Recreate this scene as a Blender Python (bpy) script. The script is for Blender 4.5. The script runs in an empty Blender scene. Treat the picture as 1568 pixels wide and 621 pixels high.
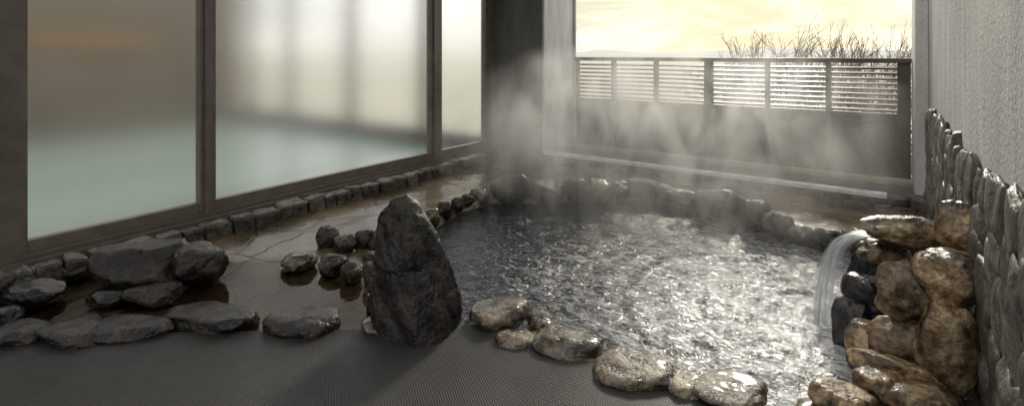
import bpy, bmesh, math, random
import numpy as np
from mathutils import Vector, Matrix, noise
random.seed(7); rng=np.random.default_rng(7)
scene=bpy.context.scene
YAW=math.radians(35.2)

# ---------------------------------------------------------------- helpers
def link(ob,parent=None):
    scene.collection.objects.link(ob)
    if parent: ob.parent=parent
    return ob
def empty(name):
    return link(bpy.data.objects.new(name,None))
def mesh_ob(name,verts,faces,mat=None,parent=None,smooth=False,loc=(0,0,0),rot=0.0):
    me=bpy.data.meshes.new(name); me.from_pydata([tuple(v) for v in verts],[],[tuple(f) for f in faces]); me.update()
    if smooth: me.polygons.foreach_set("use_smooth",[True]*len(me.polygons))
    ob=bpy.data.objects.new(name,me); ob.location=loc; ob.rotation_euler[2]=rot
    if mat: me.materials.append(mat)
    return link(ob,parent)
def box(name,lo,hi,mat,parent=None,bevel=0.0):
    bm=bmesh.new(); bmesh.ops.create_cube(bm,size=1)
    lo=Vector(lo);hi=Vector(hi);c=(lo+hi)/2;s=hi-lo
    for v in bm.verts: v.co=Vector((v.co.x*s.x,v.co.y*s.y,v.co.z*s.z))
    if bevel>0: bmesh.ops.bevel(bm,geom=bm.edges[:],offset=bevel,segments=2,affect='EDGES',profile=.6)
    me=bpy.data.meshes.new(name); bm.to_mesh(me); bm.free()
    me.materials.append(mat); ob=bpy.data.objects.new(name,me); ob.location=c
    return link(ob,parent)

# ---------------------------------------------------------------- node helpers
class N:
    def __init__(s,name):
        s.m=bpy.data.materials.new(name); s.m.use_nodes=True; s.t=s.m.node_tree; s.n=s.t.nodes; s.l=s.t.links
        s.p=s.n["Principled BSDF"]; s.out=s.n["Material Output"]
    def add(s,ty,**k):
        x=s.n.new(ty)
        for a,b in k.items(): setattr(x,a,b)
        return x
    def ln(s,a,b): s.l.new(a,b)
    def coord(s,scale=(1,1,1),kind="Object"):
        tc=s.add("ShaderNodeTexCoord"); mp=s.add("ShaderNodeMapping"); mp.inputs["Scale"].default_value=scale
        s.ln(tc.outputs[kind],mp.inputs[0]); return mp.outputs[0]
    def noise(s,vec,scale,detail=4,rough=.55,dist=0):
        x=s.add("ShaderNodeTexNoise"); x.inputs["Scale"].default_value=scale; x.inputs["Detail"].default_value=detail
        x.inputs["Roughness"].default_value=rough; x.inputs["Distortion"].default_value=dist; s.ln(vec,x.inputs["Vector"]); return x.outputs["Fac"]
    def ramp(s,fac,stops,interp='LINEAR'):
        r=s.add("ShaderNodeValToRGB"); cr=r.color_ramp; cr.interpolation=interp
        while len(cr.elements)<len(stops): cr.elements.new(.5)
        for e,(p,c) in zip(cr.elements,stops):
            e.position=p; e.color=(c,c,c,1) if isinstance(c,(int,float)) else (*c,1)
        s.ln(fac,r.inputs[0]); return r.outputs[0]
    def mix(s,fac,a,b,bt='MIX'):
        x=s.add("ShaderNodeMix",data_type='RGBA',blend_type=bt)
        for sock,v in ((x.inputs[0],fac),(x.inputs[6],a),(x.inputs[7],b)):
            if isinstance(v,(int,float)): sock.default_value=v
            elif isinstance(v,tuple): sock.default_value=(*v,1)
            else: s.ln(v,sock)
        return x.outputs[2]
    def math(s,op,a,b=0.0,clamp=False):
        x=s.add("ShaderNodeMath",operation=op,use_clamp=clamp)
        for sock,v in ((x.inputs[0],a),(x.inputs[1],b)):
            if isinstance(v,(int,float)): sock.default_value=v
            else: s.ln(v,sock)
        return x.outputs[0]
    def bump(s,h,strength=.5,dist=.01,prev=None):
        b=s.add("ShaderNodeBump"); b.inputs["Strength"].default_value=strength; b.inputs["Distance"].default_value=dist
        s.ln(h,b.inputs["Height"])
        if prev: s.ln(prev,b.inputs["Normal"])
        return b.outputs[0]
    def base(s,c):
        if isinstance(c,tuple): s.p.inputs["Base Color"].default_value=(*c,1)
        else: s.ln(c,s.p.inputs["Base Color"])
    def rough(s,r):
        if isinstance(r,(int,float)): s.p.inputs["Roughness"].default_value=r
        else: s.ln(r,s.p.inputs["Roughness"])
    def normal(s,n): s.ln(n,s.p.inputs["Normal"])

def rock_mat(name,dark,mid,light,r0=.12,r1=.55,patch=(.35,.65),coat=.3,bs=1.0):
    m=N(name); v=m.coord()
    oi=m.add("ShaderNodeObjectInfo")
    off=m.add("ShaderNodeVectorMath",operation='ADD'); m.ln(v,off.inputs[0])
    mul=m.math('MULTIPLY',oi.outputs["Random"],37.0); m.ln(mul,off.inputs[1]); v=off.outputs[0]
    a=m.noise(v,7,5,.62,.4); b=m.noise(v,42,4,.7)
    col=m.ramp(a,[(patch[0],dark),(.5,mid),(patch[1],light)])
    col=m.mix(1.0,col,m.ramp(b,[(.35,.45),(.65,1.35)]),'MULTIPLY')
    col=m.mix(1.0,col,m.ramp(oi.outputs["Random"],[(0,.72),(1,1.3)]),'MULTIPLY')
    m.base(col)
    m.rough(m.ramp(a,[(.38,r0),(.62,r1)]))
    m.p.inputs["Coat Weight"].default_value=coat; m.p.inputs["Coat Roughness"].default_value=.12
    hsum=m.math('ADD',a,m.math('MULTIPLY',b,.22))
    m.normal(m.bump(hsum,.75*bs,.035)); return m.m

M={}
M['rock_dark']=rock_mat("wet_dark_rock",(.007,.006,.005),(.02,.016,.013),(.07,.057,.043),.06,.3,coat=.1,bs=1.3)
M['rock_black']=rock_mat("soaked_black_rock",(.005,.005,.005),(.011,.010,.009),(.03,.026,.022),.08,.3,coat=.2)
M['rock_grey']=rock_mat("wet_grey_rock",(.024,.018,.012),(.085,.064,.041),(.24,.19,.125),.07,.35,patch=(.4,.6),coat=.7,bs=1.15)
M['rock_tan']=rock_mat("tan_rock",(.028,.017,.009),(.2,.13,.07),(.42,.31,.185),.18,.5,patch=(.38,.6),coat=.3,bs=1.15)
M['slate']=rock_mat("slate_cladding_stone",(.035,.031,.027),(.085,.076,.066),(.17,.155,.136),.35,.7,coat=.05)
M['standing']=rock_mat("standing_rock_stone",(.008,.006,.005),(.022,.017,.014),(.065,.052,.041),.22,.5,coat=.15,bs=1.6)
M['curb']=rock_mat("curb_block_stone",(.03,.024,.019),(.07,.058,.046),(.13,.11,.09),.2,.6,coat=.2)

# floor flagstones
m=N("wet_flagstone"); v=m.coord()
nz=m.noise(v,1.4,4,.6); d=m.add("ShaderNodeVectorMath",operation='SCALE')
vn=m.add("ShaderNodeTexNoise"); vn.inputs["Scale"].default_value=2.2; m.ln(v,vn.inputs["Vector"])
m.ln(vn.outputs["Color"],d.inputs[0]); d.inputs["Scale"].default_value=.35
ad=m.add("ShaderNodeVectorMath",operation='ADD'); m.ln(v,ad.inputs[0]); m.ln(d.outputs[0],ad.inputs[1])
vo=m.add("ShaderNodeTexVoronoi",feature='DISTANCE_TO_EDGE'); vo.inputs["Scale"].default_value=2.3; m.ln(ad.outputs[0],vo.inputs["Vector"])
vc=m.add("ShaderNodeTexVoronoi",feature='F1'); vc.inputs["Scale"].default_value=2.3; m.ln(ad.outputs[0],vc.inputs["Vector"])
crack=m.ramp(vo.outputs["Distance"],[(0,0.0),(.035,1.0)])
fine=m.noise(v,22,5,.65)
col=m.ramp(nz,[(.3,(.085,.057,.032)),(.5,(.16,.112,.064)),(.7,(.25,.187,.112))])
sepc=m.add("ShaderNodeSeparateColor"); m.ln(vc.outputs["Color"],sepc.inputs[0])
col=m.mix(1.0,col,m.ramp(sepc.outputs[0],[(0,.65),(1,1.2)]),'MULTIPLY')
col=m.mix(1.0,col,m.ramp(fine,[(.3,.7),(.7,1.2)]),'MULTIPLY')
col=m.mix(1.0,col,m.mix(crack,(.35,.32,.28),(1.0,1.0,1.0)),'MULTIPLY')
m.base(col); m.rough(m.ramp(nz,[(.35,.15),(.65,.45)])); m.p.inputs["Coat Weight"].default_value=.3
m.p.inputs["Coat Roughness"].default_value=.08
m.normal(m.bump(fine,.25,.006,m.bump(crack,.5,.008))); M['flag']=m.m

# woven mat
m=N("woven_mat"); v=m.coord((1,1,1))
rt=m.add("ShaderNodeVectorRotate",rotation_type='Z_AXIS'); rt.inputs["Angle"].default_value=.62; m.ln(v,rt.inputs[0])
w1=m.add("ShaderNodeTexWave",wave_type='BANDS',bands_direction='X'); w1.inputs["Scale"].default_value=28; w1.inputs["Distortion"].default_value=.25
w2=m.add("ShaderNodeTexWave",wave_type='BANDS',bands_direction='Y'); w2.inputs["Scale"].default_value=28; w2.inputs["Distortion"].default_value=.25
m.ln(rt.outputs[0],w1.inputs[0]); m.ln(rt.outputs[0],w2.inputs[0])
wv=m.math('MULTIPLY',w1.outputs["Fac"],w2.outputs["Fac"]); big=m.noise(v,2.2,4,.6); mid=m.noise(v,14,4,.6)
col=m.ramp(wv,[(0,(.016,.0155,.0155)),(.5,(.052,.05,.049)),(1,(.115,.11,.107))])
col=m.mix(1.0,col,m.ramp(big,[(.3,.65),(.7,1.25)]),'MULTIPLY'); col=m.mix(1.0,col,m.ramp(mid,[(.3,.85),(.7,1.12)]),'MULTIPLY')
m.base(col); m.rough(m.ramp(big,[(.4,.3),(.6,.55)])); m.normal(m.bump(wv,.7,.004)); M['mat']=m.m

# stucco
def plaster(name,c0,c1,sc=55,bd=.012,bst=.9,rgh=.85):
    m=N(name); v=m.coord(); a=m.noise(v,sc,4,.7); b=m.noise(v,1.1,3,.6,.5)
    st=m.noise(m.coord((3,3,.5)),2.0,3,.6)
    col=m.ramp(b,[(.3,c0),(.7,c1)]); col=m.mix(1.0,col,m.ramp(st,[(.3,.8),(.7,1.12)]),'MULTIPLY')
    col=m.mix(1.0,col,m.ramp(a,[(.3,.75),(.65,1.1)]),'MULTIPLY')
    m.base(col); m.rough(rgh); m.normal(m.bump(a,bst,bd)); return m.m
M['stucco']=plaster("rough_stucco",(.46,.46,.455),(.6,.6,.59),sc=38,bd=.02)
M['concrete']=plaster("grey_plaster",(.13,.125,.115),(.2,.19,.175),bd=.004,bst=.4)
M['mortar']=plaster("dark_mortar",(.03,.027,.024),(.055,.05,.044),bd=.006,bst=.6)
M['white']=plaster("off_white_paint",(.66,.65,.63),(.74,.73,.71),bd=.002,bst=.2,rgh=.5)
M['darkledge']=plaster("dark_ledge_stone",(.045,.04,.036),(.09,.08,.072),bd=.004,bst=.4,rgh=.35)
M['ceil']=plaster("ceiling_plaster",(.3,.29,.27),(.38,.37,.35),bd=.004,bst=.3)
M['inwall']=plaster("bathhouse_wall_plaster",(.22,.18,.14),(.28,.235,.19),bd=.003,bst=.2)

def metal(name,c,r=.4,met=0.0):
    m=N(name); v=m.coord((1,1,1)); a=m.noise(v,6,4,.65)
    m.base(m.mix(1.0,c,m.ramp(a,[(.3,.75),(.7,1.2)]),'MULTIPLY')); m.rough(m.ramp(a,[(.3,r-.1),(.7,r+.12)]))
    m.p.inputs["Metallic"].default_value=met; return m.m
M['frame']=metal("bronze_window_frame",(.2,.172,.148),.4,.2)
M['frame2']=metal("weathered_sill",(.13,.107,.088),.5)
M['fence']=metal("fence_brown_paint",(.075,.053,.04),.5)
M['fence_post']=metal("fence_post_paint",(.10,.076,.06),.45)
M['slat']=metal("fence_slat_paint",(.16,.13,.105),.4)
M['tanwood']=metal("sill_board_wood",(.36,.31,.24),.5)
M['ledge_glint']=metal("ledge_glint_white",(.85,.87,.9),.25)  # glossy white stands in for a wet reflection
M['trim']=metal("grey_trim_metal",(.5,.5,.5),.4)
M['orange']=metal("warm_streak_orange",(.48,.26,.12),.6)  # orange colour carries the warm lamp light

# frosted glass
m=N("frosted_glass"); m.base((1,1,1)); m.p.inputs["Transmission Weight"].default_value=1; m.p.inputs["Roughness"].default_value=.26; m.p.inputs["IOR"].default_value=1.28
M['frost']=m.m

# teal indoor bath water
m=N("indoor_bath_water"); v=m.coord(); m.base((.29,.365,.345)); m.rough(.25); M['teal']=m.m

# main pool water
m=N("hot_spring_water"); v=m.coord()
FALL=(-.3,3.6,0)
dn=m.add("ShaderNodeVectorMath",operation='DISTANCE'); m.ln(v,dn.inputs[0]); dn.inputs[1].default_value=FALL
near=m.ramp(m.math('DIVIDE',dn.outputs["Value"],3.0),[(0,1.2),(.09,.92),(.5,.64),(.85,.3),(1,0.1)])  # pale mix: foam by the fall, painted white reflections farther out
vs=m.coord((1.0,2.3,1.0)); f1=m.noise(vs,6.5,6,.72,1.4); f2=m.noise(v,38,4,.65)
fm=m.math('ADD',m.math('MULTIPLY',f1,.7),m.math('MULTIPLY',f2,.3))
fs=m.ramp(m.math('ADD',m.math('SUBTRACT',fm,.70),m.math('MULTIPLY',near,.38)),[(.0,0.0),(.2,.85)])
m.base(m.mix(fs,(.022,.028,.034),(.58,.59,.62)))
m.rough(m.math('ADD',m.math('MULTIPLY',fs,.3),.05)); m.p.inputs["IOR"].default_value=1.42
rp=m.noise(v,24,4,.65,.8)
m.normal(m.bump(rp,.7,.016)); M['water']=m.m

# thin clear water for the shallow basin
m=N("shallow_clear_water"); v=m.coord()
tr=m.add("ShaderNodeBsdfTransparent"); tr.inputs[0].default_value=(.8,.74,.6,1)
gl=m.add("ShaderNodeBsdfGlossy"); gl.inputs["Roughness"].default_value=.04
fr=m.add("ShaderNodeFresnel"); fr.inputs[0].default_value=1.36
bp=m.bump(m.noise(v,7,2,.5,.4),.1,.015); m.ln(bp,gl.inputs["Normal"]); m.ln(bp,fr.inputs["Normal"])
mx=m.add("ShaderNodeMixShader"); m.ln(fr.outputs[0],mx.inputs[0]); m.ln(tr.outputs[0],mx.inputs[1]); m.ln(gl.outputs[0],mx.inputs[2]); m.ln(mx.outputs[0],m.out.inputs[0])
M['shallow']=m.m

# falling water
m=N("falling_water"); tc=m.add("ShaderNodeTexCoord"); mp=m.add("ShaderNodeMapping"); mp.inputs["Scale"].default_value=(9,.9,1)
m.ln(tc.outputs["UV"],mp.inputs[0]); a=m.noise(mp.outputs[0],2.2,4,.6,.3)
sx=m.add("ShaderNodeSeparateXYZ"); m.ln(tc.outputs["UV"],sx.inputs[0])
edge=m.math('MULTIPLY',m.math('MULTIPLY',sx.outputs[0],m.math('SUBTRACT',1.0,sx.outputs[0])),4.0,True)
al=m.math('MULTIPLY',m.ramp(a,[(.36,.06),(.66,.6)]),edge,True)
m.base((.8,.82,.85)); m.rough(.4); m.ln(al,m.p.inputs["Alpha"]); M['fall']=m.m

# ---------------------------------------------------------------- rocks
_ico={}
def ico(sub):
    if sub not in _ico:
        bm=bmesh.new(); bmesh.ops.create_icosphere(bm,subdivisions=sub,radius=1)
        _ico[sub]=(np.array([v.co[:] for v in bm.verts]),[tuple(v.index for v in f.verts) for f in bm.faces]); bm.free()
    return _ico[sub]
def rock_geo(size,seed,p=10,planes=14,sub=5,rough=.05,boxy=False,flat=.8):
    r_=np.random.default_rng(seed); V,F=ico(sub); V=V/np.linalg.norm(V,axis=1)[:,None]
    if boxy:
        n=np.array([[1,0,0],[-1,0,0],[0,1,0],[0,-1,0],[0,0,1],[0,0,-1]],float)+r_.normal(0,.07,(6,3)); h=r_.uniform(.9,1.02,6)
    else:
        n=r_.normal(0,1,(planes,3)); n[0]=(r_.normal(0,.12),r_.normal(0,.12),1); h=r_.uniform(.72,1.0,planes); h[0]=flat
    n/=np.linalg.norm(n,axis=1)[:,None]
    q=np.maximum(0,V@n.T)/h; r=(np.sum(q**p,axis=1)+1e-6)**(-1/p)
    if not boxy: r=np.minimum(r,1.03)
    P=V*r[:,None]
    o=Vector(r_.uniform(-50,50,3))
    d=np.array([noise.noise(Vector(v)*1.7+o)*1.0+noise.noise(Vector(v)*4.3+o)*.5+noise.noise(Vector(v)*10+o)*.3 for v in P])
    P=P*(1+rough*d*1.6)[:,None]
    if not boxy:
        P/=np.abs(P).max(axis=0)
    return P*np.array(size)/2,F
def rock(name,x,y,w,h,mat,D=None,seed=0,yaw=None,p=10,planes=14,rough=.05,z=None,boxy=False,tilt=0.0,sub=5,flat=.8):
    """x,y: centre on the floor plan, w: width, D: depth; h: height above the floor, or full height when z (centre) is given."""
    D=D or .8*w
    if z is None:
        sz=max(h*1.5,.12); cz=h-sz/2
    else: sz=h; cz=z
    P,F=rock_geo((w,D,sz),seed,p,planes,sub,rough,boxy,flat)
    ob=mesh_ob(name,P,F,mat,smooth=True,loc=(x,y,cz),rot=YAW+(random.uniform(-.25,.25) if yaw is None else yaw))
    ob.rotation_euler[1]=tilt
    return ob

seed=100
# edging on the mat, left run
for i,(x,y,w,h,D) in enumerate([(-3.73,.77,.3,.11,.24),(-3.5,.93,.38,.10,.28),(-3.35,1.12,.5,.09,.3),(-3.06,1.44,.6,.085,.3),(-2.59,1.72,.46,.11,.31),(-2.25,1.93,.24,.08,.21),(-4.02,.5,.35,.1,.27)]):
    rock("edging_stone",x,y,w*1.07,h,M['rock_dark'] if i not in (5,) else M['rock_grey'],D=D,seed=seed+i,p=9,planes=22,rough=.055,flat=.55)
# edging, right run
for i,(x,y,w,h,D) in enumerate([(-1.78,2.38,.38,.12,.28),(-1.57,2.49,.17,.06,.14),(-1.56,2.25,.22,.06,.17),(-1.32,2.37,.36,.09,.27),(-.95,2.34,.46,.09,.3),(-.72,2.37,.2,.07,.2),(-.54,2.46,.38,.08,.28)]):
    rock("edging_stone",x,y,w*1.07,h,M['rock_grey'],D=D*1.12,seed=seed+20+i,p=9,planes=24,rough=.06,flat=.5)
# right-hand cluster at the foot of the fall
for i,(x,y,w,h,D,ya) in enumerate([(-.15,2.66,.3,.1,.22,-.2),(-.02,2.84,.26,.13,.22,-.2),(.15,2.82,.3,.12,.22,-.4),(.08,2.98,.44,.14,.2,-.75),(-.04,3.17,.3,.19,.24,-.5),(-.14,3.36,.18,.2,.2,0)]):
    rock("pool_boulder",x,y,w,h,M['rock_tan'] if i!=5 else M['rock_black'],D=D,seed=seed+40+i,yaw=ya,p=8,planes=20,rough=.06,flat=.6)
# far edge of the pool
B=[(-.53,4.95,.24,.09),(-.31,4.91,.32,.13),(-.7,4.98,.22,.16),(-.91,5.1,.3,.22),(-.8,5.06,.16,.14),(-1.28,5.37,.5,.23),(-1.7,5.44,.38,.13),(-2.13,5.45,.5,.16),(-2.42,5.0,.38,.24),(-2.66,4.95,.34,.2),(-2.93,4.77,.45,.17),(-3.22,4.55,.46,.25),(-3.43,4.27,.22,.12),(-3.44,4.08,.16,.1),(-3.4,3.88,.15,.11),(-3.36,3.66,.16,.14),(-3.28,3.4,.18,.16),
   (-1.02,5.28,.22,.12),(-1.48,5.45,.24,.14),(-1.9,5.5,.3,.13),(-2.3,5.3,.36,.17),(-.12,4.88,.22,.13),(.1,4.7,.3,.17)]
for i,(x,y,w,h) in enumerate(B):
    rock("pool_boulder",x,y,w,h,M['rock_dark'] if i%4 else M['rock_grey'],seed=seed+60+i,p=12,rough=.07)
# chain dividing shallow basin from pool
for i,(x,y,w,h) in enumerate([(-3.17,2.74,.2,.2),(-3.33,2.71,.2,.13),(-3.38,2.55,.21,.12),(-3.57,2.55,.2,.16),(-3.4,2.18,.26,.1),(-3.13,2.27,.21,.12),(-2.9,2.25,.16,.14),(-2.76,2.3,.13,.15),(-2.44,2.11,.18,.18),(-3.0,2.5,.13,.1),(-2.62,2.24,.15,.1)]):
    rock("pool_boulder",x,y,w,h,M['rock_dark'] if i!=4 else M['rock_grey'],seed=seed+90+i,p=11,planes=16,rough=.07)
# dark blocky rocks on the left
rock("block_rock",-3.98,1.42,.64,.4,M['rock_dark'],D=.4,seed=311,yaw=.1,p=22,planes=11,rough=.06,z=.12,flat=.6)
rock("block_rock",-3.72,1.66,.36,.34,M['rock_dark'],D=.3,seed=305,yaw=.25,rough=.06,p=22,planes=11,z=.12,flat=.6)
rock("block_rock",-3.68,1.37,.38,.1,M['rock_dark'],D=.26,seed=303,p=10)
rock("pool_boulder",-3.9,1.22,.3,.06,M['rock_black'],D=.2,seed=309,p=10)
for i,(x,y,w,h) in enumerate([(-4.24,.93,.34,.13),(-4.1,.8,.16,.05),(-4.5,1.2,.3,.1),(-4.5,.95,.3,.13),(-4.3,1.5,.28,.1),(-4.42,.55,.4,.14)]):
    rock("pool_boulder",x,y,w,h,M['rock_black'],seed=seed+130+i,p=10)

# waterfall boulders (stacked against the wall)
for i,(x,y,z,w,hh,D,ya,mt) in enumerate([
    (.09,3.36,.60,.42,.18,.28,-.15,'rock_tan'),(.12,3.20,.37,.36,.34,.30,-.3,'rock_tan'),(.25,2.98,.22,.27,.50,.28,-.5,'rock_tan'),
    (.25,3.09,.49,.30,.26,.30,-.4,'rock_tan'),(.29,3.26,.68,.17,.28,.2,-.5,'rock_tan'),(.0,3.38,.46,.25,.15,.24,0,'rock_tan'),
    (.1,3.16,.1,.38,.36,.32,-.3,'rock_tan'),
    (-.04,3.68,.25,.26,.42,.30,0,'rock_black'),(.14,3.6,.2,.36,.5,.36,0,'rock_black'),(-.06,3.46,.16,.24,.38,.26,0,'rock_black')]):
    rock("waterfall_boulder",x,y,w,hh,M[mt],D=D,seed=seed+160+i,yaw=ya,p=8,planes=22,rough=.085,z=z)

# standing rock
def standing_rock():
    pts=[(-.07,0,.735),(-.15,0,.69),(-.1,.08,.69),(.02,.02,.69),(.0,.08,.66),(-.235,0,.59),(-.22,.12,.56),(-.24,-.04,.3),(-.225,-.08,.1),(-.2,-.06,-.1),(-.16,.14,-.1),(-.1,-.17,-.08),(.06,-.25,-.1),(.12,-.23,-.05),(.2,-.08,-.08),(.235,.1,-.08),(.24,0,.14),(.22,.12,.2),(.175,0,.39),(.075,0,.6),(.0,.22,-.08),(.1,.18,.4),(-.12,-.13,.36),(.0,-.15,.44),(.12,-.17,.15),(-.03,-.08,.62)]
    bm=bmesh.new()
    for p in pts: bm.verts.new(p)
    bmesh.ops.convex_hull(bm,input=bm.verts[:])
    for v in [v for v in bm.verts if not v.link_faces]: bm.verts.remove(v)
    bmesh.ops.bevel(bm,geom=bm.edges[:],offset=.004,segments=1,affect='EDGES')
    bmesh.ops.triangulate(bm,faces=bm.faces[:])
    for _ in range(4):
        bmesh.ops.subdivide_edges(bm,edges=[e for e in bm.edges if e.calc_length()>.014],cuts=1,use_grid_fill=True)
        bmesh.ops.triangulate(bm,faces=bm.faces[:])
    bm.normal_update()
    for v in bm.verts:
        n=v.normal.copy(); c=v.co
        d=noise.noise(c*5+Vector((3,1,2)))*.014+noise.noise(c*14)*.007+noise.noise(c*34)*.006
        lay=max(0,noise.noise(Vector((c.x*12+c.z*4,c.y*12,c.z*3.5))))*.034
        v.co=c+n*(d-lay)
    me=bpy.data.meshes.new("standing_rock"); bm.to_mesh(me); bm.free()
    me.polygons.foreach_set("use_smooth",[True]*len(me.polygons)); me.materials.append(M['standing'])
    ob=link(bpy.data.objects.new("standing_rock",me)); ob.location=(-2.09,2.06,0); ob.rotation_euler[2]=YAW
standing_rock()

# ---------------------------------------------------------------- floor
POOL=np.array([(-2.39,2.02),(-2.77,2.29),(-3.2,2.57),(-3.3,3.03),(-3.3,3.48),(-3.42,3.98),(-3.36,4.38),(-2.94,4.72),(-2.54,5.0),(-2.08,5.39),(-1.43,5.35),(-.98,5.16),(-.61,4.99),(-.34,4.86),(-.08,4.84),(.25,4.6),(.3,3.9),(.1,3.5),(-.08,3.3),(-.05,3.1),(-.15,2.82),(-.3,2.6),(-.32,2.3),(-.4,2.28),(-.58,2.43),(-.84,2.33),(-1.08,2.36),(-1.29,2.36),(-1.49,2.44),(-1.69,2.34),(-1.88,2.25),(-2.04,2.05)])
SHAL=np.array([(-4.3,.2),(-3.72,.7),(-3.2,1.1),(-2.83,1.46),(-2.28,1.8),(-2.5,2.2),(-3.1,2.35),(-3.5,2.2),(-3.8,1.95),(-4.06,1.78),(-4.4,1.3),(-4.5,.6)])
def sdf(P,poly):
    A=poly; Bq=np.roll(poly,-1,0); dmin=np.full(len(P),1e9); ins=np.zeros(len(P),bool)
    for a,b in zip(A,Bq):
        e=b-a; w=P-a; t=np.clip((w@e)/(e@e),0,1); dmin=np.minimum(dmin,np.linalg.norm(w-t[:,None]*e,axis=1))
        cnd=(a[1]>P[:,1])!=(b[1]>P[:,1]); xi=a[0]+(P[:,1]-a[1])*e[0]/(e[1] if abs(e[1])>1e-9 else 1e-9)
        ins^=cnd&(P[:,0]<xi)
    return np.where(ins,-dmin,dmin)
def grid(x0,x1,y0,y1,st):
    xs=np.arange(x0,x1+st/2,st); ys=np.arange(y0,y1+st/2,st); X,Y=np.meshgrid(xs,ys); nx=len(xs); ny=len(ys)
    F=[(j*nx+i,j*nx+i+1,(j+1)*nx+i+1,(j+1)*nx+i) for j in range(ny-1) for i in range(nx-1)]
    return X.ravel(),Y.ravel(),F
X,Y,F=grid(-4.5,.42,-.2,6.4,.03)
P=np.c_[X,Y]; sp=sdf(P,POOL); ss=sdf(P,SHAL)
nz=np.array([noise.noise(Vector((x*1.3,y*1.3,0)))*.012+noise.noise(Vector((x*5,y*5,3)))*.005 for x,y in P])
tS=np.clip((-ss+.18)/.4,0,1); tS=tS*tS*(3-2*tS)
tP=np.clip((-sp-.0)/.07,0,1)
Z=-.002+nz-.06*tS; Z=np.minimum(Z,.003)-.6*tP
mesh_ob("flagstone_floor",np.c_[X,Y,Z],F,M['flag'],smooth=True)
# mat sheet + sub-slab
mp_=[(-4.5,.2),(-3.83,.75),(-3.12,1.25),(-2.33,1.84),(-1.94,2.03),(-1.91,2.2),(-1.74,2.33),(-1.29,2.32),(-1.05,2.28),(-.62,2.36),(-.38,2.25),(-.1,2.6),(.11,2.76),(.349,3.05),(.349,-4),(-4.5,-4)]
bm=bmesh.new(); f=bm.faces.new([bm.verts.new((x,y,.009)) for x,y in mp_]); bmesh.ops.triangulate(bm,faces=[f])
r=bmesh.ops.extrude_face_region(bm,geom=bm.faces[:])
for g in r['geom']:
    if isinstance(g,bmesh.types.BMVert): g.co.z-=.014
bmesh.ops.recalc_face_normals(bm,faces=bm.faces[:])
me=bpy.data.meshes.new("woven_floor_mat"); bm.to_mesh(me); bm.free(); me.materials.append(M['mat']); link(bpy.data.objects.new("woven_floor_mat",me))
box("floor_slab",(-4.9,-4.2,-.4),(.5,-.2,-.02),M['darkledge'])
box("building_foundation",(-5.0,-4.2,-3.2),(.9,7.6,-.75),M['concrete'])
# pool water surface with real waves
X,Y,F=grid(-3.6,.36,1.9,5.7,.016)
Z=np.zeros_like(X); dF=np.hypot(X+.3,Y-3.6); chop=.65+1.3*np.exp(-dF/.9)
for k in range(70):
    lam=rng.uniform(.045,.28); th=rng.uniform(0,2*math.pi); amp=.0039*lam**.95*rng.uniform(.4,1.2)
    wx=.06*np.sin(X*rng.uniform(2,6)+rng.uniform(0,6))+.06*np.sin(Y*rng.uniform(2,6)+rng.uniform(0,6))
    Z+=amp*np.sin(2*math.pi/lam*(X*math.cos(th)+Y*math.sin(th)+wx)+rng.uniform(0,6.28))
for k in range(5): # rings spreading from the fall
    lam=[.09,.12,.16,.22,.3][k]; Z+=.0011*np.exp(-dF/1.3)*np.sin(2*math.pi*dF/lam+k*1.3)
Z=-.07+Z*chop
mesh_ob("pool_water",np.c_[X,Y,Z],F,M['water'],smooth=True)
bm=bmesh.new(); f=bm.faces.new([bm.verts.new((x,y,-.02)) for x,y in [(-4.5,.15),(-3.7,.6),(-3.0,1.05),(-2.2,1.7),(-2.3,1.95),(-2.42,2.02),(-2.8,2.25),(-3.2,2.5),(-3.5,2.6),(-4.5,2.6)]]); bmesh.ops.triangulate(bm,faces=[f])
me=bpy.data.meshes.new("shallow_basin_water"); bm.to_mesh(me); bm.free(); me.materials.append(M['shallow']); link(bpy.data.objects.new("shallow_basin_water",me))

# ---------------------------------------------------------------- waterfall
L=[Vector(p) for p in [(-.04,3.74,.48),(-.14,3.70,.455),(-.24,3.68,.37),(-.31,3.68,.18),(-.36,3.69,-.08)]]
R=[Vector(p) for p in [(.04,3.6,.49),(-.07,3.57,.46),(-.14,3.54,.39),(-.17,3.54,.2),(-.18,3.54,-.08)]]
def cr(P,t):
    n=len(P)-1; i=min(int(t*n),n-1); u=t*n-i; p0=P[max(i-1,0)];p1=P[i];p2=P[i+1];p3=P[min(i+2,n)]
    return .5*((2*p1)+(p2-p0)*u+(2*p0-5*p1+4*p2-p3)*u*u+(3*p1-p0-3*p2+p3)*u**3)
wf=empty("waterfall")
for layer in range(3):
    vs=[];uv=[];nu,nv=50,36
    for j in range(nv+1):
        for i in range(nu+1):
            a=i/nu;t=j/nv; p=cr(L,t).lerp(cr(R,t),a)
            p=p+Vector((-1,-1,0))*(.012*layer+.02*math.sin(a*math.pi))
            p=p+Vector((1,1,0))*noise.noise(Vector((a*9+layer*5,t*2.2,layer)))*.03*(t+.2)
            vs.append(p); uv.append((a,t+layer*.47))
    F=[(j*(nu+1)+i,j*(nu+1)+i+1,(j+1)*(nu+1)+i+1,(j+1)*(nu+1)+i) for j in range(nv) for i in range(nu)]
    ob=mesh_ob("water_sheet_%d"%(layer+1),vs,F,M['fall'],wf,True)
    ul=ob.data.uv_layers.new(name="UVMap")
    for lp in ob.data.loops: ul.data[lp.index].uv=uv[lp.vertex_index]

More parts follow.
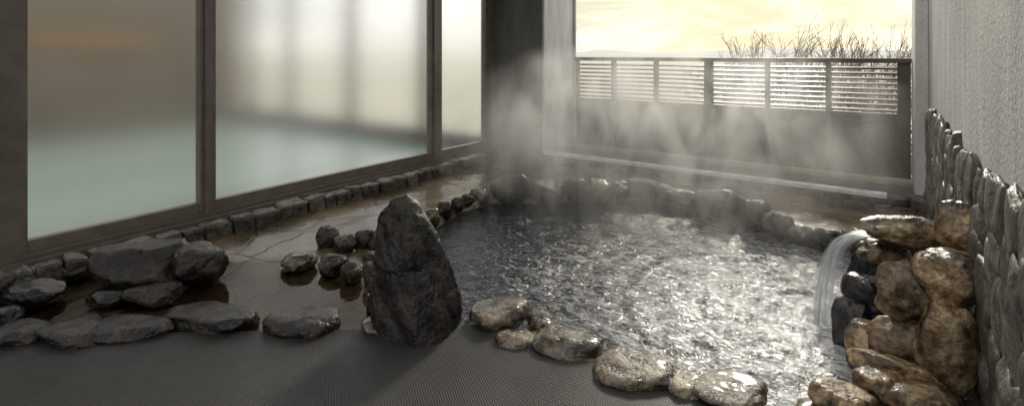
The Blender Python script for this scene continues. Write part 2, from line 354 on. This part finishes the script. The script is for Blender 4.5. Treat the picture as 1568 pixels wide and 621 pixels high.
# ---------------------------------------------------------------- left window wall
win=empty("frosted_window_wall")
XW=-4.85
edges=[(-3.2,-.85),(-.72,.9),(1.03,2.148),(2.279,4.99),(5.19,6.135)]
for i,(a,b) in enumerate(edges):
    box("glass_pane_%d"%(i+1),(XW-.006,a-.015,.2),(XW+.002,b+.015,2.78),M['frost'],win)
posts=[(-3.35,-3.2),(-.85,-.72),(.88,1.03),(2.148,2.279),(4.99,5.19),(6.135,6.345)]
for i,(a,b) in enumerate(posts):
    box("mullion_%d"%(i+1),(XW-.05,a,.1),(XW+.045,b,2.8),M['frame'],win,.006)
    if i in(3,4): box("mullion_lip_%d"%(i+1),(XW+.046,a+.03,.1),(XW+.07,b-.045,2.8),M['frame'],win,.004)
box("bottom_rail",(XW-.04,-3.3,.12),(XW+.035,6.14,.215),M['frame'],win,.005)
box("top_rail",(XW-.04,-3.3,2.78),(XW+.035,6.14,2.9),M['frame'],win,.005)
box("sill_track",(XW-.05,-3.3,.095),(XW+.11,6.33,.135),M['frame2'],win,.004)
box("sill_step",(XW-.05,-3.3,.05),(XW+.16,6.335,.105),M['frame2'],win,.004)
cb=empty("stone_curb")
box("curb_top_slab",(-4.9,-3.3,-.2),(-4.53,6.34,.085),M['darkledge'],cb,.01)
y=-.3;k=0
while y<6.3:
    w=random.uniform(.11,.32); k+=1
    P_,F_=rock_geo((.17,w-.006,random.uniform(.18,.21)),500+k,9,6,4,.06,True)
    mesh_ob("curb_block_%d"%k,P_,F_,M['curb'],cb,True,loc=(-4.5+random.uniform(-.012,.012),y+w/2,.028+random.uniform(-.01,.01)))
    y+=w

# indoor bath seen blurred through the frosted panes
ib=empty("indoor_bath_hall")
box("bath_water",(-13.0,-4,-.6),(-4.95,6.75,-.12),M['teal'],ib)
box("end_kerb",(-13.2,6.75,-.6),(-4.95,7.1,.14),M['darkledge'],ib)
box("solid_wall",(-13.3,-4,-.6),(-13.0,6.75,4),M['inwall'],ib)
box("lamp_streak_bar",(-12.98,2.7,1.66),(-12.9,4.8,1.88),M['orange'],ib)  # orange bar stands in for a warm lamp blur
for i,xx in enumerate((-7.0,-9.15,-11.4,-13.1)): box("window_post_%d"%(i+1),(xx-.11,7.0,.14),(xx+.11,7.15,4),M['fence_post'],ib)
box("near_wall",(-13.3,-4.2,-.6),(-4.9,-4,4),M['inwall'],ib)

# ---------------------------------------------------------------- back wall, pillar, opening
box("corner_pillar",(-4.86,6.35,-.3),(-3.97,7.35,3.3),M['concrete'],None,.008)
op=empty("opening_frame")
box("left_jamb",(-3.968,6.37,.05),(-3.93,7.32,2.75),M['white'],op,.004)
box("left_trim",(-3.925,7.22,.1),(-3.895,7.26,2.75),M['trim'],op,.003)
box("right_jamb",(.27,6.6,.1),(.373,7.32,2.75),M['white'],op,.004)
lg=empty("back_ledge")
box("ledge_slab",(-3.965,6.42,-.3),(.373,7.36,.09),M['darkledge'],lg,.008)
box("ledge_glint_strip",(-3.9,6.295,.088),(.04,6.41,.13),M['ledge_glint'],lg,.006)  # white strip painted in place of the ledge edge's wet reflection
box("ledge_kerb",(-3.92,6.98,.09),(.26,7.12,.15),M['tanwood'],lg,.01)
k=0
for row in range(2):
    x=-3.95
    while x<.36:
        w=min(random.uniform(.12,.26),.373-x); k+=1
        if w<.04: break
        P_,F_=rock_geo((w-.006,.14,.085),800+k,9,6,4,.03,True)
        mesh_ob("face_block_%d"%k,P_,F_,M['curb'],lg,True,loc=(x+w/2,6.38,-.01+row*.08)); x+=w
# louvered fence
fe=empty("louvered_fence")
XP=[-3.9,-3.28,-2.63,-1.905,-1.185,-.522,.2]
for i,x in enumerate(XP):
    w=.055 if i in(3,) else (.06 if i==6 else .028)
    box("post_%d"%(i+1),(x-w,7.26,.1),(x+w,7.34,1.4),M['fence_post'],fe,.004)
box("top_rail",(-3.94,7.22,1.4),(.265,7.36,1.455),M['fence_post'],fe,.008)
box("mid_rail",(-3.94,7.275,.79),(.265,7.325,.83),M['fence_post'],fe,.004)
box("bottom_rail",(-3.94,7.275,.1),(.265,7.325,.16),M['fence_post'],fe,.004)
for j in range(9):
    z=.86+j*.06
    ob=box("louver_slat_%d"%(j+1),(-3.93,7.285,z-.011),(.26,7.335,z+.011),M['slat'],fe,.002); ob.rotation_euler[0]=.25
for j in range(22):
    z=.165+j*.0285
    box("panel_board_%d"%(j+1),(-3.93,7.29,z),(.26,7.315,z+.024),M['fence'],fe,.003)
box("panel_back",(-3.93,7.317,.16),(.26,7.325,.79),M['fence'],fe)

# right wall
box("stucco_wall",(.375,-4,-.4),(.75,7.36,3.3),M['stucco'])
# slate cladding: chipped flat stones lapped over each other, ragged top
allV=[];allF=[];off=0;R_=random.Random(5);k=0
for row,(zc0,hh0) in enumerate([(.03,.3),(.17,.3),(.33,.3),(.49,.3),(.65,.3),(.79,.28),(.89,.27)]):
    y=.3+R_.uniform(0,.15)
    while y<6.28:
        w=R_.uniform(.15,.36) if row<6 else R_.uniform(.12,.26); k+=1
        P_,F_=rock_geo((R_.uniform(.05,.075),w*1.3,hh0*R_.uniform(.8,1.15)),1400+k,20,12,4,.05)
        Rm=np.array(Matrix.Rotation(R_.uniform(-.35,.35),3,'X')@Matrix.Rotation(R_.uniform(-.06,.06),3,'Z')@Matrix.Rotation(R_.uniform(-.05,.03),3,'Y'))
        P_=P_@Rm.T+np.array((.358+R_.uniform(-.008,.006),y+w/2,zc0+R_.uniform(-.04,.05)))
        allV.append(P_); allF.extend([tuple(i+off for i in f) for f in F_]); off+=len(P_); y+=w
mesh_ob("slate_wall_cladding",np.vstack(allV),allF,M['slate'],smooth=True)
box("cladding_mortar",(.352,.2,-.1),(.374,6.34,.9),M['mortar'])
# unseen eave over windows and basin, widened to shade the left side
box("shading_eave",(-4.9,-4,2.92),(-2.4,6.33,3.05),M['ceil'])

# ---------------------------------------------------------------- outside
m=N("hillside_ground"); v=m.coord(); a=m.noise(v,.02,4,.6); m.base(m.ramp(a,[(.35,(.36,.36,.3)),(.65,(.48,.47,.41))])); m.rough(.9); M['ground']=m.m  # distance haze is put into the pale base colour
mesh_ob("ground",[(-4000,-4000,-3.2),(4000,-4000,-3.2),(4000,4000,-3.2),(-4000,4000,-3.2)],[(0,1,2,3)],M['ground'])
m=N("hazy_mountain"); v=m.coord(); a=m.noise(v,.004,4,.6); m.base(m.ramp(a,[(.3,(.5,.52,.53)),(.7,(.58,.59,.58))])); m.rough(1); M['mtn']=m.m  # pale blue-grey has the aerial haze painted in
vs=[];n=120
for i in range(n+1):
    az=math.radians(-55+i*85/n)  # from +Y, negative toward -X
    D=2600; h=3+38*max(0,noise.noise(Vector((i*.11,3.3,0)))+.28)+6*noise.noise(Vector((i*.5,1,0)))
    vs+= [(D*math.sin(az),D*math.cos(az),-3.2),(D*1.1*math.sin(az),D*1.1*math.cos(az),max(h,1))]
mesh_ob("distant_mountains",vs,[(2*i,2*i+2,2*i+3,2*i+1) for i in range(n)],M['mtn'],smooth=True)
# bare trees
m=N("bare_bark"); v=m.coord(); m.rough(.9); m.base(m.ramp(m.noise(v,12,2,.6),[(.3,(.11,.09,.08)),(.7,(.2,.17,.15))])); M['bark']=m.m
def bare_tree(x,y,ztop,spread,seed):
    R_=random.Random(seed); V=[];F=[]
    def tube(a,b,r0,r1):
        d=(b-a).normalized(); s=d.orthogonal().normalized(); t=d.cross(s); o=len(V)
        for c,r in((a,max(r0,.005)),(b,max(r1,.004))):
            for q in range(4): an=q*math.pi/2; V.append(c+(s*math.cos(an)+t*math.sin(an))*r)
        for q in range(4): F.append((o+q,o+(q+1)%4,o+4+(q+1)%4,o+4+q))
    def grow(p,d,l,r,dep):
        q=p
        for s in range(3):
            d2=(d+Vector([R_.uniform(-.1,.1) for _ in range(3)])).normalized(); e=q+d2*l/3
            tube(q,e,r*(1-.2*s),r*(1-.2*(s+1))); q=e; d=d2
            if dep>0:
                dd=(d+Vector([R_.uniform(-.75,.75) for _ in range(3)])+Vector((0,0,.15))).normalized(); grow(q,dd,l*R_.uniform(.35,.55),r*.5,dep-1)
        if dep>0: grow(q,(d+Vector([R_.uniform(-.3,.3) for _ in range(3)])).normalized(),l*R_.uniform(.4,.6),r*.5,dep-1)
    H_=ztop+3.2; base=Vector((0,0,0)); fork=Vector((0,0,H_*.42)); tube(base,fork,.13,.1)
    for k_ in range(16):
        an=R_.uniform(0,6.28); sp_=spread*R_.uniform(.3,1.1); grow(fork,Vector((math.cos(an)*sp_,math.sin(an)*sp_,1)).normalized(),H_*.4,.03,3)
    mesh_ob("bare_tree",V,F,M['bark'],loc=(x,y,-3.2))
for i,(x,y,zt,sp_) in enumerate([(-2.3,15.4,1.55,.8),(-1.5,15.9,1.65,.9),(-.7,16.6,1.5,.8),(.0,17.1,1.45,.8),(-4.2,18.4,.7,.5)]):
    bare_tree(x,y,zt,sp_,i+3)
# shrub mass behind the louvers
m=N("shrub_leaves"); v=m.coord(); m.base(m.ramp(m.noise(v,3,3,.6),[(.3,(.035,.045,.02)),(.7,(.12,.11,.06))])); m.rough(.7); M['leaf']=m.m
V=[];F=[]
for c in range(60):
    cx=random.uniform(-2.2,1.6); cy=random.uniform(11,13); top=.3+.5*noise.noise(Vector((cx,cy,0)))+(.25 if cx>-.6 else -.4); cz=random.uniform(-3,top)
    for j in range(130):
        p=Vector((cx,cy,cz))+Vector([random.gauss(0,.28) for _ in range(3)]); d=Vector([random.uniform(-1,1) for _ in range(3)]).normalized()*.05; e=d.orthogonal().normalized()*.03
        o=len(V); V+=[p-d,p+e,p+d,p-e]; F.append((o,o+1,o+2,o+3))
mesh_ob("shrubs",V,F,M['leaf'])

# ---------------------------------------------------------------- steam
bm=bmesh.new(); bmesh.ops.create_cube(bm,size=1)
me=bpy.data.meshes.new("steam"); bm.to_mesh(me); bm.free(); st=link(bpy.data.objects.new("steam",me)); st.location=(-1.7,4.7,.8); st.scale=(4.2,4.0,1.75)
sm=bpy.data.materials.new("steam_volume"); sm.use_nodes=True; t=sm.node_tree; t.nodes.clear()
try: sm.cycles.volume_step_rate=4.0
except Exception as ex: print("step",ex)
o=t.nodes.new("ShaderNodeOutputMaterial"); pv=t.nodes.new("ShaderNodeVolumeScatter"); t.links.new(pv.outputs[0],o.inputs["Volume"])
pv.inputs["Color"].default_value=(.99,.99,.99,1); pv.inputs["Anisotropy"].default_value=.5
tc=t.nodes.new("ShaderNodeTexCoord"); ge=t.nodes.new("ShaderNodeNewGeometry")
mpv=t.nodes.new("ShaderNodeMapping"); mpv.inputs["Scale"].default_value=(1,1,.6); t.links.new(ge.outputs["Position"],mpv.inputs[0])
nn=t.nodes.new("ShaderNodeTexNoise"); nn.inputs["Scale"].default_value=2.0; nn.inputs["Detail"].default_value=3; nn.inputs["Distortion"].default_value=1.0; nn.inputs["Roughness"].default_value=.55
t.links.new(mpv.outputs[0],nn.inputs["Vector"])
rp=t.nodes.new("ShaderNodeMapRange"); rp.inputs["From Min"].default_value=.49; rp.inputs["From Max"].default_value=.7; rp.inputs["To Min"].default_value=0; rp.inputs["To Max"].default_value=1.0
t.links.new(nn.outputs["Fac"],rp.inputs["Value"])
ln=t.nodes.new("ShaderNodeVectorMath"); ln.operation='LENGTH'; t.links.new(tc.outputs["Object"],ln.inputs[0])
fa=t.nodes.new("ShaderNodeMapRange"); fa.inputs["From Min"].default_value=.52; fa.inputs["From Max"].default_value=.2; t.links.new(ln.outputs["Value"],fa.inputs["Value"])
mu=t.nodes.new("ShaderNodeMath"); mu.operation='MULTIPLY'; t.links.new(rp.outputs[0],mu.inputs[0]); t.links.new(fa.outputs[0],mu.inputs[1])
m2=t.nodes.new("ShaderNodeMath"); m2.operation='MULTIPLY'; t.links.new(mu.outputs[0],m2.inputs[0]); m2.inputs[1].default_value=3.4
t.links.new(m2.outputs[0],pv.inputs["Density"]); me.materials.append(sm)

# ---------------------------------------------------------------- sky, sun
SUN=Vector((-.204,1.08,0)).normalized(); EL=math.radians(24); SD=Vector((SUN.x*math.cos(EL),SUN.y*math.cos(EL),math.sin(EL)))
w=bpy.data.worlds.new("World"); scene.world=w; w.use_nodes=True; t=w.node_tree; t.nodes.clear()
wo=t.nodes.new("ShaderNodeOutputWorld"); bg=t.nodes.new("ShaderNodeBackground"); bg.inputs[1].default_value=.1
sk=t.nodes.new("ShaderNodeTexSky"); sk.sky_type='NISHITA'; sk.sun_disc=False; sk.sun_elevation=EL; sk.sun_rotation=math.radians(349.3); t.links.new(sk.outputs[0],bg.inputs[0])
tc=t.nodes.new("ShaderNodeTexCoord"); mp=t.nodes.new("ShaderNodeMapping"); mp.inputs["Scale"].default_value=(1,1,5); t.links.new(tc.outputs["Generated"],mp.inputs[0])
nn=t.nodes.new("ShaderNodeTexNoise"); nn.inputs["Scale"].default_value=4.5; nn.inputs["Detail"].default_value=6; nn.inputs["Roughness"].default_value=.62; nn.inputs["Distortion"].default_value=.8; t.links.new(mp.outputs[0],nn.inputs["Vector"])
dt=t.nodes.new("ShaderNodeVectorMath"); dt.operation='DOT_PRODUCT'; t.links.new(tc.outputs["Generated"],dt.inputs[0]); dt.inputs[1].default_value=SD
gl=t.nodes.new("ShaderNodeMapRange"); gl.inputs["From Min"].default_value=.84; gl.inputs["From Max"].default_value=.97; t.links.new(dt.outputs["Value"],gl.inputs["Value"])
r1=t.nodes.new("ShaderNodeValToRGB"); e=r1.color_ramp.elements; e[0].position=.42; e[0].color=(.86,.86,.82,1); e[1].position=.56; e[1].color=(1.3,1.27,1.17,1); t.links.new(nn.outputs["Fac"],r1.inputs[0])
r2=t.nodes.new("ShaderNodeValToRGB"); e=r2.color_ramp.elements; e[0].position=.42; e[0].color=(.84,.77,.46,1); e[1].position=.57; e[1].color=(1.3,1.16,.68,1); t.links.new(nn.outputs["Fac"],r2.inputs[0])
mx=t.nodes.new("ShaderNodeMix"); mx.data_type='RGBA'; t.links.new(gl.outputs[0],mx.inputs[0]); t.links.new(r1.outputs[0],mx.inputs[6]); t.links.new(r2.outputs[0],mx.inputs[7])
b2=t.nodes.new("ShaderNodeBackground"); b2.inputs[1].default_value=1.0; t.links.new(mx.outputs[2],b2.inputs[0])
ms=t.nodes.new("ShaderNodeMixShader"); ms.inputs[0].default_value=.9; t.links.new(bg.outputs[0],ms.inputs[1]); t.links.new(b2.outputs[0],ms.inputs[2]); t.links.new(ms.outputs[0],wo.inputs[0])
sl=bpy.data.lights.new("sun","SUN"); sl.energy=2.8; sl.angle=math.radians(8); sl.color=(1,.93,.82)
so=link(bpy.data.objects.new("sun",sl)); so.rotation_euler=(-SD).to_track_quat('-Z','Y').to_euler()

# ---------------------------------------------------------------- camera
cam=bpy.data.cameras.new("camera"); cam.sensor_width=36; cam.lens=18.44; cam.shift_y=-.145; cam.clip_start=.05; cam.clip_end=12000
co=link(bpy.data.objects.new("camera",cam)); co.location=(0,0,1.5); co.rotation_euler=(math.pi/2,0,YAW); scene.camera=co
scene.view_settings.view_transform='Standard'; scene.view_settings.look='None'; scene.view_settings.exposure=0
